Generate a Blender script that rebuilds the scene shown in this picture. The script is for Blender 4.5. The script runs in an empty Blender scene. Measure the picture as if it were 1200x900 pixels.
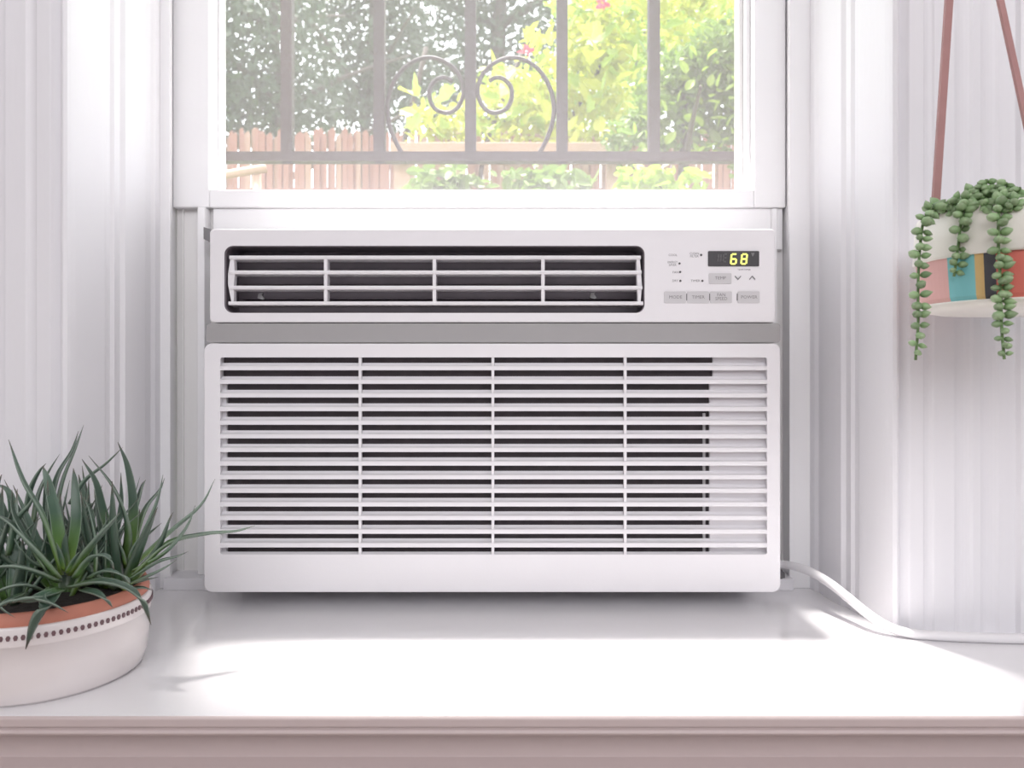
import bpy, bmesh, math, random
from mathutils import Vector, Matrix
random.seed(7)
scene = bpy.context.scene
COL = scene.collection

# ------------------------------------------------------------------ camera
F = 901.0            # focal length in pixels of the 1200x900 frame
HY = 430.0           # picture row of the horizon
CZ = 1.055           # camera height; the window stool is at 0.80
SILL = 0.80
cam_d = bpy.data.cameras.new('camera')
cam_d.sensor_width = 36.0
cam_d.lens = 36.0 * F / 1200.0
cam_d.shift_y = -(450.0 - HY) / 1200.0
cam_d.clip_start = 0.01
cam_d.dof.use_dof = True
cam_d.dof.focus_distance = 0.78
cam_d.dof.aperture_fstop = 11.0
cam = bpy.data.objects.new('camera', cam_d)
cam.location = (0, 0, CZ)
cam.rotation_euler = (math.radians(90), 0, 0)
COL.objects.link(cam)
scene.camera = cam

# ------------------------------------------------------------------ sky, sun, room fill light, exposure
w = bpy.data.worlds.new('sky')
scene.world = w
w.use_nodes = True
bg = w.node_tree.nodes['Background']
bg.inputs[0].default_value = (0.90, 0.96, 1.0, 1)
bg.inputs[1].default_value = 3.0

sun_d = bpy.data.lights.new('sun', 'SUN')
sun_d.energy = 14.0
sun_d.angle = math.radians(6.0)
sun_d.color = (1.0, 0.965, 0.92)
sun = bpy.data.objects.new('sun', sun_d)
SUN_EL, SUN_AZ = math.radians(75.4), math.radians(-22.0)    # high outside, to the left
sv = Vector((math.sin(SUN_AZ) * math.cos(SUN_EL), math.cos(SUN_AZ) * math.cos(SUN_EL), math.sin(SUN_EL)))
sun.rotation_euler = sv.to_track_quat('Z', 'Y').to_euler()
sun.location = sv * 20
COL.objects.link(sun)

room_d = bpy.data.lights.new('room_fill_light', 'AREA')   # added wide fill for the room side, high behind the camera
room_d.shape = 'RECTANGLE'; room_d.size = 3.4; room_d.size_y = 1.5
room_d.energy = 51.0
room_d.color = (0.965, 0.965, 1.0)
room = bpy.data.objects.new('room_fill_light', room_d)
room.location = (0.35, -1.9, 2.5)
room.rotation_euler = (math.radians(60), 0, 0)
COL.objects.link(room)

scene.view_settings.view_transform = 'Standard'
scene.view_settings.look = 'None'
scene.view_settings.gamma = 1.0
scene.view_settings.use_curve_mapping = False
scene.view_settings.exposure = 0.2
scene.cycles.max_bounces = 12
scene.cycles.transparent_max_bounces = 16

# ------------------------------------------------------------------ helpers
def P(px, py, d):
    """a point d metres in front of the camera, seen at picture place px, py"""
    return Vector(((px - 600.0) / F * d, d, CZ - (py - HY) / F * d))

def rgb(r, g, b):
    def f(c):
        c /= 255.0
        return c / 12.92 if c <= 0.04045 else ((c + 0.055) / 1.055) ** 2.4
    return (f(r), f(g), f(b), 1.0)

MATS = {}
def mat(name, col, rough=0.5, var=0.0, scale=6.0, bump=0.0, bscale=60.0, metal=0.0, transl=0.0, coat=0.0,
        emit=None, es=0.0, stretch=(1, 1, 1), spec=0.5):
    m = bpy.data.materials.new(name)
    m.use_nodes = True
    nt = m.node_tree
    n, l = nt.nodes, nt.links
    b = n['Principled BSDF']
    b.inputs['Base Color'].default_value = col
    b.inputs['Roughness'].default_value = rough
    b.inputs['Metallic'].default_value = metal
    b.inputs['Specular IOR Level'].default_value = spec
    if coat:
        b.inputs['Coat Weight'].default_value = coat
        b.inputs['Coat Roughness'].default_value = 0.08
    tc = n.new('ShaderNodeTexCoord')
    mp = n.new('ShaderNodeMapping')
    mp.inputs['Scale'].default_value = stretch
    l.new(tc.outputs['Object'], mp.inputs['Vector'])
    if var > 0:
        nz = n.new('ShaderNodeTexNoise')
        nz.inputs['Scale'].default_value = scale
        nz.inputs['Detail'].default_value = 4
        l.new(mp.outputs[0], nz.inputs['Vector'])
        cr = n.new('ShaderNodeMix'); cr.data_type = 'RGBA'
        cr.inputs[6].default_value = tuple(max(0, c * (1 - var)) for c in col[:3]) + (1,)
        cr.inputs[7].default_value = tuple(min(1, c * (1 + var)) for c in col[:3]) + (1,)
        l.new(nz.outputs['Fac'], cr.inputs[0])
        l.new(cr.outputs[2], b.inputs['Base Color'])
    if bump > 0:
        nb = n.new('ShaderNodeTexNoise')
        nb.inputs['Scale'].default_value = bscale
        nb.inputs['Detail'].default_value = 3
        l.new(mp.outputs[0], nb.inputs['Vector'])
        bp = n.new('ShaderNodeBump')
        bp.inputs['Strength'].default_value = bump
        bp.inputs['Distance'].default_value = 0.002
        l.new(nb.outputs['Fac'], bp.inputs['Height'])
        l.new(bp.outputs[0], b.inputs['Normal'])
    if emit:
        b.inputs['Emission Color'].default_value = emit
        b.inputs['Emission Strength'].default_value = es
    if transl > 0:
        t = n.new('ShaderNodeBsdfTranslucent')
        src = b.inputs['Base Color']
        if src.is_linked:
            l.new(src.links[0].from_socket, t.inputs[0])
        else:
            t.inputs[0].default_value = col
        mx = n.new('ShaderNodeMixShader')
        mx.inputs[0].default_value = transl
        l.new(b.outputs[0], mx.inputs[1])
        l.new(t.outputs[0], mx.inputs[2])
        l.new(mx.outputs[0], n['Material Output'].inputs[0])
    MATS[name] = m
    return m

def attr_leaf_mat(name, stops, rough, transl=0.0, noise=0.12):
    """colour runs along the leaf from its base to its tip (the leaf's own colouring)"""
    m = bpy.data.materials.new(name); m.use_nodes = True
    nt = m.node_tree; n, l = nt.nodes, nt.links
    b = n['Principled BSDF']
    b.inputs['Roughness'].default_value = rough
    a = n.new('ShaderNodeAttribute'); a.attribute_name = 'along'
    r = n.new('ShaderNodeValToRGB')
    el = r.color_ramp.elements
    while len(el) < len(stops): el.new(0.5)
    for e, (p, c) in zip(el, stops):
        e.position = p; e.color = c
    l.new(a.outputs['Fac'], r.inputs[0])
    tc = n.new('ShaderNodeTexCoord')
    nz = n.new('ShaderNodeTexNoise'); nz.inputs['Scale'].default_value = 90; nz.inputs['Detail'].default_value = 3
    l.new(tc.outputs['Object'], nz.inputs['Vector'])
    hv = n.new('ShaderNodeHueSaturation')
    oi = n.new('ShaderNodeObjectInfo')
    mr = n.new('ShaderNodeMapRange'); mr.inputs[3].default_value = 0.75; mr.inputs[4].default_value = 1.25
    l.new(oi.outputs['Random'], mr.inputs[0])
    ad = n.new('ShaderNodeMath'); ad.operation = 'MULTIPLY_ADD'
    l.new(nz.outputs['Fac'], ad.inputs[0]); ad.inputs[1].default_value = noise * 2
    sb = n.new('ShaderNodeMath'); sb.operation = 'SUBTRACT'; sb.inputs[1].default_value = noise
    l.new(mr.outputs[0], sb.inputs[0]); l.new(sb.outputs[0], ad.inputs[2])
    l.new(ad.outputs[0], hv.inputs['Value'])
    l.new(r.outputs[0], hv.inputs['Color'])
    ea = n.new('ShaderNodeAttribute'); ea.attribute_name = 'edge'      # pale leaf margins
    em = n.new('ShaderNodeMix'); em.data_type = 'RGBA'
    es_ = n.new('ShaderNodeMath'); es_.operation = 'MULTIPLY'; es_.inputs[1].default_value = 0.7
    l.new(ea.outputs['Fac'], es_.inputs[0]); l.new(es_.outputs[0], em.inputs[0])
    l.new(hv.outputs[0], em.inputs[6]); em.inputs[7].default_value = (0.36, 0.44, 0.36, 1)
    hv = em
    out_c = em.outputs[2]
    l.new(out_c, b.inputs['Base Color'])
    if transl:
        t = n.new('ShaderNodeBsdfTranslucent'); l.new(out_c, t.inputs[0])
        mx = n.new('ShaderNodeMixShader'); mx.inputs[0].default_value = transl
        l.new(b.outputs[0], mx.inputs[1]); l.new(t.outputs[0], mx.inputs[2])
        l.new(mx.outputs[0], n['Material Output'].inputs[0])
    MATS[name] = m
    return m

mat('white_paint', (0.83, 0.815, 0.845, 1), 0.42, var=0.035, scale=5, bump=0.25, bscale=45, stretch=(1, 1, 0.25))
mat('apron_shaded', (0.60, 0.50, 0.49, 1), 0.5, var=0.06, scale=5, bump=0.2, bscale=40, stretch=(0.3, 1, 1))  # shade and warm floor bounce mixed into the colour
mat('sash_paint', (0.88, 0.87, 0.885, 1), 0.38, var=0.02, scale=8, bump=0.12, bscale=60)
mat('stool_paint', (0.86, 0.84, 0.86, 1), 0.16, var=0.03, scale=4, bump=0.10, bscale=25, coat=0.3)
mat('vinyl', (0.85, 0.835, 0.83, 1), 0.45, var=0.02, scale=10)
mat('ac_plastic', (0.82, 0.80, 0.825, 1), 0.38, var=0.01, scale=12, bump=0.03, bscale=400)
mat('ac_grey_band', (0.36, 0.35, 0.355, 1), 0.35, var=0.02, scale=10)
mat('ac_dark', (0.17, 0.145, 0.165, 1), 0.6, var=0.15, scale=60)
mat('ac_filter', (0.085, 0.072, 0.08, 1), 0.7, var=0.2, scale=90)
mat('ac_metal', (0.45, 0.45, 0.46, 1), 0.45, metal=0.6, var=0.05)
mat('button_grey', (0.60, 0.585, 0.60, 1), 0.5, var=0.01)
mat('print_grey', (0.20, 0.19, 0.20, 1), 0.6, var=0.02)
mat('print_dark', (0.09, 0.085, 0.09, 1), 0.6, var=0.02)
mat('display_black', (0.05, 0.046, 0.052, 1), 0.3, var=0.03)
mat('display_off', (0.10, 0.095, 0.10, 1), 0.4, var=0.02)
mat('display_lit', (0.6, 0.62, 0.1, 1), 0.4, var=0.01, emit=(0.86, 0.88, 0.20, 1), es=1.0)
mat('cable_white', (0.82, 0.80, 0.82, 1), 0.42, var=0.02, scale=20)
mat('pot_glaze', (0.80, 0.74, 0.735, 1), 0.14, var=0.035, scale=9, coat=0.4)
mat('pot_dots', (0.16, 0.09, 0.10, 1), 0.5, var=0.1)
mat('terracotta', (0.52, 0.20, 0.14, 1), 0.6, var=0.18, scale=40, bump=0.2)
mat('soil', (0.030, 0.024, 0.022, 1), 0.95, var=0.5, scale=120, bump=0.8, bscale=200)
mat('hang_white', (0.86, 0.83, 0.76, 1), 0.3, var=0.02, scale=20)
mat('strap_leather', (0.42, 0.22, 0.21, 1), 0.5, var=0.12, scale=60)
mat('stem_green', (0.16, 0.26, 0.10, 1), 0.6, var=0.15)
mat('iron', (0.045, 0.032, 0.045, 1), 0.55, var=0.2, scale=40, bump=0.15)
mat('brick_wall', (0.40, 0.22, 0.17, 1), 0.85, var=0.2, scale=12)
mat('wall_paint', (0.82, 0.81, 0.82, 1), 0.6, var=0.02, scale=3, bump=0.1, bscale=80)
mat('wood_floor', (0.50, 0.41, 0.37, 1), 0.35, var=0.2, scale=6, stretch=(8, 0.7, 1))
mat('ceiling_paint', (0.85, 0.84, 0.82, 1), 0.7, var=0.02)
mat('picket_red', (0.27, 0.13, 0.10, 1), 0.8, var=0.25, scale=9, stretch=(6, 6, 0.6))
mat('picket_pale', (0.32, 0.20, 0.15, 1), 0.8, var=0.25, scale=9, stretch=(6, 6, 0.6))
mat('beam_wood', (0.42, 0.28, 0.20, 1), 0.7, var=0.18, scale=8, stretch=(0.6, 6, 6))
mat('bark', (0.065, 0.05, 0.045, 1), 0.9, var=0.35, scale=14, stretch=(4, 4, 1))
mat('lawn', (0.13, 0.20, 0.05, 1), 0.9, var=0.4, scale=7)
mat('leaf_dark', (0.045, 0.075, 0.04, 1), 0.6, var=0.45, scale=1.5, transl=0.22)
mat('leaf_dark_b', (0.060, 0.085, 0.055, 1), 0.6, var=0.4, scale=1.5, transl=0.25)
mat('leaf_yellow', (0.52, 0.56, 0.055, 1), 0.5, var=0.30, scale=3.0, transl=0.42)
mat('leaf_lime', (0.34, 0.48, 0.06, 1), 0.5, var=0.35, scale=4.0, transl=0.40)
mat('leaf_mid', (0.17, 0.27, 0.055, 1), 0.55, var=0.45, scale=4.0, transl=0.35)
mat('petal_red', (0.80, 0.07, 0.14, 1), 0.5, var=0.15, scale=20, transl=0.35)
attr_leaf_mat('aloe_leaf', [(0.0, (0.24, 0.38, 0.045, 1)), (0.16, (0.13, 0.24, 0.06, 1)), (0.40, (0.066, 0.120, 0.082, 1)),
                            (0.88, (0.085, 0.125, 0.098, 1)), (1.0, (0.10, 0.060, 0.045, 1))], 0.30, 0.0)
attr_leaf_mat('sedum_leaf', [(0.0, (0.20, 0.33, 0.13, 1)), (0.6, (0.28, 0.42, 0.21, 1)), (1.0, (0.36, 0.47, 0.28, 1))], 0.42, 0.08)

# dusty window glass: mostly clear, with a film of dust that catches the light
def glass_mat():
    m = bpy.data.materials.new('dusty_glass'); m.use_nodes = True
    nt = m.node_tree; n, l = nt.nodes, nt.links
    for x in list(n):
        if x.type == 'BSDF_PRINCIPLED': n.remove(x)
    out = n['Material Output']
    tr = n.new('ShaderNodeBsdfTransparent')
    tl = n.new('ShaderNodeBsdfTranslucent'); tl.inputs[0].default_value = (0.95, 0.90, 0.93, 1)
    df = n.new('ShaderNodeBsdfDiffuse'); df.inputs[0].default_value = (0.92, 0.88, 0.91, 1)
    dust = n.new('ShaderNodeMixShader'); dust.inputs[0].default_value = 0.35
    l.new(tl.outputs[0], dust.inputs[1]); l.new(df.outputs[0], dust.inputs[2])
    tc = n.new('ShaderNodeTexCoord'); nz = n.new('ShaderNodeTexNoise')
    nz.inputs['Scale'].default_value = 5; nz.inputs['Detail'].default_value = 3
    l.new(tc.outputs['Object'], nz.inputs['Vector'])
    mr = n.new('ShaderNodeMapRange'); mr.inputs[3].default_value = 0.085; mr.inputs[4].default_value = 0.12
    l.new(nz.outputs['Fac'], mr.inputs[0])
    mx = n.new('ShaderNodeMixShader'); l.new(mr.outputs[0], mx.inputs[0])
    l.new(tr.outputs[0], mx.inputs[1]); l.new(dust.outputs[0], mx.inputs[2])
    l.new(mx.outputs[0], out.inputs[0])
    MATS['dusty_glass'] = m
glass_mat()

def world_loc(o):
    v = Vector((0, 0, 0))
    while o is not None:
        v = v + o.location
        o = o.parent
    return v

class MB:
    """collects shapes (world coordinates) and links them as one mesh object"""
    def __init__(s): s.v = []; s.f = []; s.sm = []; s.t = []
    def add(s, vs, fs, smooth=False, t=None):
        o = len(s.v)
        s.v += [tuple(v) for v in vs]
        s.f += [tuple(i + o for i in f) for f in fs]
        s.sm += [smooth] * len(fs)
        s.t += list(t) if t is not None else [0.0] * len(vs)
        return s
    def box(s, x0, x1, y0, y1, z0, z1):
        vs = [(x, y, z) for z in (z0, z1) for y in (y0, y1) for x in (x0, x1)]
        return s.add(vs, [(0, 2, 3, 1), (4, 5, 7, 6), (0, 1, 5, 4), (2, 6, 7, 3), (0, 4, 6, 2), (1, 3, 7, 5)])
    def prism(s, prof, axis, a0, a1, smooth=False, caps=True):
        """closed profile (two coordinates) run from a0 to a1 along the axis; x: (y,z), z: (x,y), y: (x,z)"""
        def mk(p, a):
            return {'x': (a, p[0], p[1]), 'y': (p[0], a, p[1]), 'z': (p[0], p[1], a)}[axis]
        n = len(prof)
        vs = [mk(p, a0) for p in prof] + [mk(p, a1) for p in prof]
        fs = [(i, (i + 1) % n, n + (i + 1) % n, n + i) for i in range(n)]
        s.add(vs, fs, smooth)
        if caps: s.add([mk(p, a0) for p in prof], [tuple(range(n))[::-1]]); s.add([mk(p, a1) for p in prof], [tuple(range(n))])
        return s
    def tube(s, pts, r, n=8, caps=True, flat=1.0, smooth=True):
        pts = [Vector(p) for p in pts]
        rr = r if isinstance(r, (list, tuple)) else [r] * len(pts)
        vs = []; up = None
        for i, p in enumerate(pts):
            d = (pts[min(i + 1, len(pts) - 1)] - pts[max(i - 1, 0)]).normalized()
            if up is None:
                up = Vector((0, 1, 0)) if abs(d.y) < 0.9 else Vector((1, 0, 0))
            a = d.cross(up).normalized(); up = a.cross(d).normalized()
            for k in range(n):
                th = 2 * math.pi * k / n
                vs.append(p + a * math.cos(th) * rr[i] + up * math.sin(th) * rr[i] * flat)
        fs = []
        for i in range(len(pts) - 1):
            for k in range(n):
                fs.append((i * n + k, i * n + (k + 1) % n, (i + 1) * n + (k + 1) % n, (i + 1) * n + k))
        if caps:
            fs.append(tuple(range(n))[::-1]); fs.append(tuple(range((len(pts) - 1) * n, len(pts) * n)))
        return s.add(vs, fs, smooth)
    def lathe(s, prof, cx, cy, n=64, smooth=True):
        """open profile of (r, z) turned about the upright through cx, cy"""
        vs = [(cx + r * math.cos(2 * math.pi * k / n), cy + r * math.sin(2 * math.pi * k / n), z) for r, z in prof for k in range(n)]
        fs = []
        for i in range(len(prof) - 1):
            for k in range(n):
                fs.append((i * n + k, i * n + (k + 1) % n, (i + 1) * n + (k + 1) % n, (i + 1) * n + k))
        return s.add(vs, fs, smooth)
    def ring_panel(s, outer, inner, y, back, lip=None, ch=0.0012):
        """a front plate (x,z loops of equal length) with an opening; outer side, side of the opening, rounded edges"""
        n = len(outer)
        def off(loop, d):
            k = len(loop); cx = sum(p[0] for p in loop) / k; cz = sum(p[1] for p in loop) / k
            return [(p[0] - math.copysign(d, p[0] - cx), p[1] - math.copysign(d, p[1] - cz)) for p in loop]
        loops = [(outer, back)]
        for t in (0, 30, 60, 90):
            a = math.radians(t); loops.append((off(outer, ch * (1 - math.cos(a))), y + ch * (1 - math.sin(a))))
        for t in (90, 60, 30, 0):
            a = math.radians(t); loops.append((off(inner, -ch * (1 - math.cos(a))), y + ch * (1 - math.sin(a))))
        loops.append((inner, lip if lip else back))
        vs = [(p[0], yy, p[1]) for lp_, yy in loops for p in lp_]
        fs = []
        for q in range(len(loops) - 1):
            for i in range(n):
                j = (i + 1) % n
                fs.append((q * n + i, q * n + j, (q + 1) * n + j, (q + 1) * n + i))
        return s.add(vs, fs)
    def build(s, name, m, parent=None, bevel=0.0, seg=2, kind=None):
        me = bpy.data.meshes.new(name)
        off = world_loc(parent) if parent is not None else Vector((0, 0, 0))
        me.from_pydata([tuple(Vector(v) - off) for v in s.v], [], s.f)
        me.polygons.foreach_set('use_smooth', s.sm)
        if any(s.t):
            at = me.attributes.new('along', 'FLOAT', 'POINT'); at.data.foreach_set('value', s.t)
        me.materials.append(MATS[m])
        me.update()
        bm = bmesh.new(); bm.from_mesh(me); bmesh.ops.recalc_face_normals(bm, faces=bm.faces); bm.to_mesh(me); bm.free()
        o = bpy.data.objects.new(name, me); COL.objects.link(o)
        if parent is not None: o.parent = parent
        if bevel > 0:
            b = o.modifiers.new('bevel', 'BEVEL'); b.width = bevel; b.segments = seg; b.limit_method = 'ANGLE'
            b.angle_limit = math.radians(35)
        if kind: o['kind'] = kind
        return o

def empty(name, loc, label, cat, group=None):
    o = bpy.data.objects.new(name, None); COL.objects.link(o)
    o.location = loc; o.empty_display_size = 0.05
    o['label'] = label; o['category'] = cat
    if group: o['group'] = group
    return o

def tag(o, label, cat, group=None):
    o['label'] = label; o['category'] = cat
    if group: o['group'] = group
    return o

def struct(o, label=None, cat=None):
    o['kind'] = 'structure'
    if label: o['label'] = label
    if cat: o['category'] = cat
    return o

def rrect(x0, x1, z0, z1, r, n=6):
    out = []
    for cx, cz, a in ((x1 - r, z1 - r, 0), (x0 + r, z1 - r, 90), (x0 + r, z0 + r, 180), (x1 - r, z0 + r, 270)):
        for k in range(n + 1):
            t = math.radians(a + 90.0 * k / n)
            out.append((cx + r * math.cos(t), cz + r * math.sin(t)))
    return out

def catmull(pts, per=6):
    pts = [Vector(p) for p in pts]
    if len(pts) == 2: return [pts[0].lerp(pts[1], k / per) for k in range(per + 1)]
    q = [pts[0] * 2 - pts[1]] + pts + [pts[-1] * 2 - pts[-2]]
    out = []
    for i in range(1, len(q) - 2):
        a, b, c, d = q[i - 1], q[i], q[i + 1], q[i + 2]
        for k in range(per):
            t = k / per
            out.append(0.5 * ((2 * b) + (c - a) * t + (2 * a - 5 * b + 4 * c - d) * t * t + (3 * b - a - 3 * c + d) * t ** 3))
    out.append(pts[-1])
    return out

# ------------------------------------------------------------------ the room
CAS = 0.736                      # front of the window casing
REV = 0.884                      # back of the side reveals, where the stops stand
HEAD = 2.75
LC, LB = -0.4248, -0.405         # left reveal: room corner, back
RC, RB = 0.3635, 0.343           # right reveal
wl = MB()
wl.box(-2.2, -0.47, 0.756, 1.05, 0, 2.95)
wl.box(0.41, 2.2, 0.756, 1.05, 0, 2.95)
wl.box(-0.47, 0.41, 0.756, 1.05, HEAD, 2.95)
wl.box(-0.47, 0.41, 0.756, 1.05, 0, 0.775)
struct(wl.build('wall_front', 'wall_paint'), 'painted wall around the tall window', 'wall')
struct(MB().box(-2.3, -2.2, -2.7, 1.05, 0, 2.95).build('wall_left', 'wall_paint'), 'plain wall left of the window', 'wall')
struct(MB().box(2.2, 2.3, -2.7, 1.05, 0, 2.95).build('wall_right', 'wall_paint'), 'plain wall right of the window', 'wall')
struct(MB().box(-2.3, 2.3, -2.8, -2.7, 0, 2.95).build('wall_back', 'wall_paint'), 'plain wall opposite the window', 'wall')
struct(MB().box(-2.3, 2.3, -2.8, 1.05, -0.1, 0).build('floor', 'wood_floor'), 'wooden floor of the room', 'floor')
struct(MB().box(-2.3, 2.3, -2.8, 1.05, 2.95, 3.05).build('ceiling', 'ceiling_paint'), 'white ceiling of the room', 'ceiling')

# casings and side reveals: one moulded profile (x outward, depth) run upright
def casing_profile(corner, back, sgn):
    pts = [(back, REV + 0.05), (back, REV)]
    # the reveal: shallow fluting on its way to the room
    for t, e in ((0.06, 0), (0.09, 0.0025), (0.15, 0.0025), (0.18, 0), (0.42, 0), (0.45, 0.003), (0.50, 0.003), (0.53, 0.0005), (0.56, 0.003),
                 (0.61, 0.003), (0.64, 0), (0.93, 0)):
        pts.append((back + (corner - back) * t + sgn * e, REV + (CAS - REV) * t))
    # the room face: bead, cove, flats and round flutes; u outward, v towards the room
    face = [(0.0, 0.004), (0.0012, 0.0005), (0.004, -0.002), (0.007, -0.0005), (0.0085, 0.006)]
    for u0, u1, dep in ((0.0085, 0.017, 0.006), (0.030, 0.041, 0.0018), (0.060, 0.078, 0.0020), (0.085, 0.103, 0.0020)):
        if u0 > 0.01: face.append((u0, 0.0))
        else: u0 = 0.0085
        for k in range(1, 6):
            t = k / 6
            face.append((u0 + (u1 - u0) * t, dep * math.sin(math.pi * t) ** 0.7 if u0 > 0.01 else dep * (1 - t) ** 0.8))
        face.append((u1, 0.0))
    face += [(0.118, 0.0), (0.121, -0.004), (0.130, -0.007), (0.138, -0.007), (0.142, -0.003), (0.142, 0.0205)]
    for u, v in face: pts.append((corner + sgn * u, CAS + v))
    pts.append((corner + sgn * 0.142, REV + 0.05))
    return pts
struct(MB().prism(casing_profile(LC, LB, -1), 'z', SILL, HEAD, caps=True).build('trim_1', 'white_paint', bevel=0.0008),
       'white fluted wooden window casing behind the spiky potted plant', 'window casing')
struct(MB().prism(casing_profile(RC, RB, 1), 'z', SILL, HEAD, caps=True).build('trim_2', 'white_paint', bevel=0.0008),
       'white fluted wooden window casing behind the hanging planter', 'window casing')
struct(MB().box(-0.60, 0.54, CAS - 0.004, 0.757, HEAD, HEAD + 0.13).build('trim_3', 'white_paint', bevel=0.003),
       'white head casing across the top of the window', 'window casing')
# the deep stool, and under its edge the moulded apron and nosing, their shade put into a warmer, duller colour
prof = [(1.05, SILL), (0.5625, SILL), (0.5625, SILL - 0.0080), (0.755, SILL - 0.0080), (0.755, SILL - 0.024), (1.05, SILL - 0.024)]
struct(MB().prism(prof, 'x', -1.1, 1.1).build('trim_4', 'stool_paint', bevel=0.0006), 'deep glossy white window stool along the front', 'window sill')
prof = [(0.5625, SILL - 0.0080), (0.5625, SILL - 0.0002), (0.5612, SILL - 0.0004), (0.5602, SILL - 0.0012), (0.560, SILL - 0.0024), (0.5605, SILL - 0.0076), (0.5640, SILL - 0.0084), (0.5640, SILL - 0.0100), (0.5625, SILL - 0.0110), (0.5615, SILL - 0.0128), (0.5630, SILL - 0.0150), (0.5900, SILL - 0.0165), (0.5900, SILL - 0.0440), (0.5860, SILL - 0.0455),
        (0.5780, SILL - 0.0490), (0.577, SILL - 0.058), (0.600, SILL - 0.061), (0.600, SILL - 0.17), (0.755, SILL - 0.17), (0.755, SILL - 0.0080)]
struct(MB().prism(prof, 'x', -1.1, 1.1).build('trim_5', 'apron_shaded', bevel=0.0005), 'moulded apron under the window stool, shade put into its mauve-beige colour', 'trim')

# ------------------------------------------------------------------ window: jambs, stops, sash, glass
win = bpy.data.objects.new('window_1', None); COL.objects.link(win); win.location = (-0.038, 0.90, SILL)
struct(win, 'tall white sash window with its raised bottom rail above the air conditioner', 'window')
SL, SR = -0.3976, 0.3206
for nm, x0, x1 in (('jamb', -0.47, -0.3990), ('jamb', 0.3220, 0.41)):
    MB().box(x0, x1, REV + 0.008, 1.05, SILL, HEAD).build(nm, 'sash_paint', win)
MB().box(LB - 0.004, -0.3935, REV + 0.001, REV + 0.0078, SILL, HEAD).build('stop', 'sash_paint', win, bevel=0.001)
MB().box(0.3195, RB + 0.004, REV + 0.001, REV + 0.0078, SILL, HEAD).build('stop', 'sash_paint', win, bevel=0.001)
MB().box(-0.47, 0.41, REV, 1.05, HEAD - 0.02, HEAD).build('head_jamb', 'sash_paint', win)
zr0, zr1 = P(0, 243, 0.9).z, P(0, 222, 0.9).z
gl, gr = (245 - 600) / F * 0.9, (884 - 600) / F * 0.9
MB().box(SL, gl, 0.900, 0.945, zr0, HEAD - 0.02).build('stile', 'sash_paint', win, bevel=0.0015)
MB().box(gr, SR, 0.900, 0.945, zr0, HEAD - 0.02).build('stile', 'sash_paint', win, bevel=0.0015)
MB().box(gl, gr, 0.900, 0.945, zr0, zr1).build('bottom_rail', 'sash_paint', win, bevel=0.0015)
MB().box(gl, gr, 0.900, 0.945, HEAD - 0.09, HEAD - 0.02).build('top_rail', 'sash_paint', win, bevel=0.0015)
MB().box(gr - 0.0055, gr, 0.915, 0.945, zr1, HEAD - 0.09).build('glazing_bead', 'sash_paint', win, bevel=0.0008)
MB().box(gr - 0.0105, gr - 0.0055, 0.926, 0.945, zr1, HEAD - 0.09).build('glazing_bead', 'vinyl', win, bevel=0.0008)
MB().box(gl, gl + 0.003, 0.926, 0.945, zr1, HEAD - 0.09).build('glazing_bead', 'sash_paint', win, bevel=0.0006)
MB().box(gl + 0.003, gr - 0.0105, 0.9335, 0.9355, zr1, HEAD - 0.09).build('glass_pane', 'dusty_glass', win)
# the strip that the bottom rail comes down on
fz0 = P(0, 268, 0.88).z - 0.02
MB().box(-0.352, 0.3185, 0.905, 0.935, fz0, zr0).build('seal_strip', 'sash_paint', win, bevel=0.001)
MB().box(-0.398, 0.3215, 0.876, 1.05, SILL, SILL + 0.0136).build('sub_sill', 'white_paint', win, bevel=0.001)

# side curtains of the air conditioner: a panel in a frame on each side
lp = empty('filler_panel', (-0.365, 0.91, SILL + 0.0136), 'pale plastic filler panel between the air conditioner and the left casing', 'filler panel')
MB().box(-0.3975, -0.3095, 0.912, 0.918, SILL + 0.0136, zr0).build('panel', 'vinyl', lp)
MB().box(-0.3905, -0.3885, 0.9095, 0.912, SILL + 0.0136, zr0).build('ridge', 'vinyl', lp)
MB().box((232 - 600) / F * 0.895, (240.5 - 600) / F * 0.895, 0.893, 0.912, SILL + 0.0136, zr0 - 0.001).build('edge_strip', 'sash_paint', lp, bevel=0.001)
rp = empty('filler_panel', (0.30, 0.91, SILL + 0.0136), 'narrow white plastic filler panel between the air conditioner and the right casing', 'filler panel')
MB().box(0.2675, 0.3213, 0.912, 0.918, SILL + 0.0136, zr0).build('panel', 'vinyl', rp)
MB().box(0.3045, 0.3105, 0.9, 0.912, SILL + 0.0136, zr0 - 0.001).build('edge_strip', 'sash_paint', rp, bevel=0.001)

# ------------------------------------------------------------------ the air conditioner
D0 = 0.80
def A(px, py): p = P(px, py, D0); return p.x, p.z
def AX(px): return A(px, 0)[0]
def AZ(py): return A(0, py)[1]
ac = empty('window_air_conditioner', (AX(576.5), 0.86, SILL + 0.0136),
           'white window air conditioner with slatted front and lit 68 display', 'air conditioner')
MB().box(AX(252), AX(900), 0.845, 1.28, SILL + 0.0136, AZ(276)).build('cabinet', 'ac_metal', ac, bevel=0.003)
PX = 0.8 / F
# top panel with the outlet
up = MB().ring_panel(rrect(AX(245), AX(909), AZ(378), AZ(268), 5 * PX), rrect(AX(261), AX(757), AZ(368), AZ(286.5), 10 * PX), 0.8015, 0.852, 0.842)
upper = up.build('upper_panel', 'ac_plastic', ac)
# grey band
MB().prism(rrect(AX(241.5), AX(914.5), AZ(401.5), AZ(379), 3.5 * PX), 'y', 0.8005, 0.85).build('grey_band', 'ac_grey_band', ac, bevel=0.0006)
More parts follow.
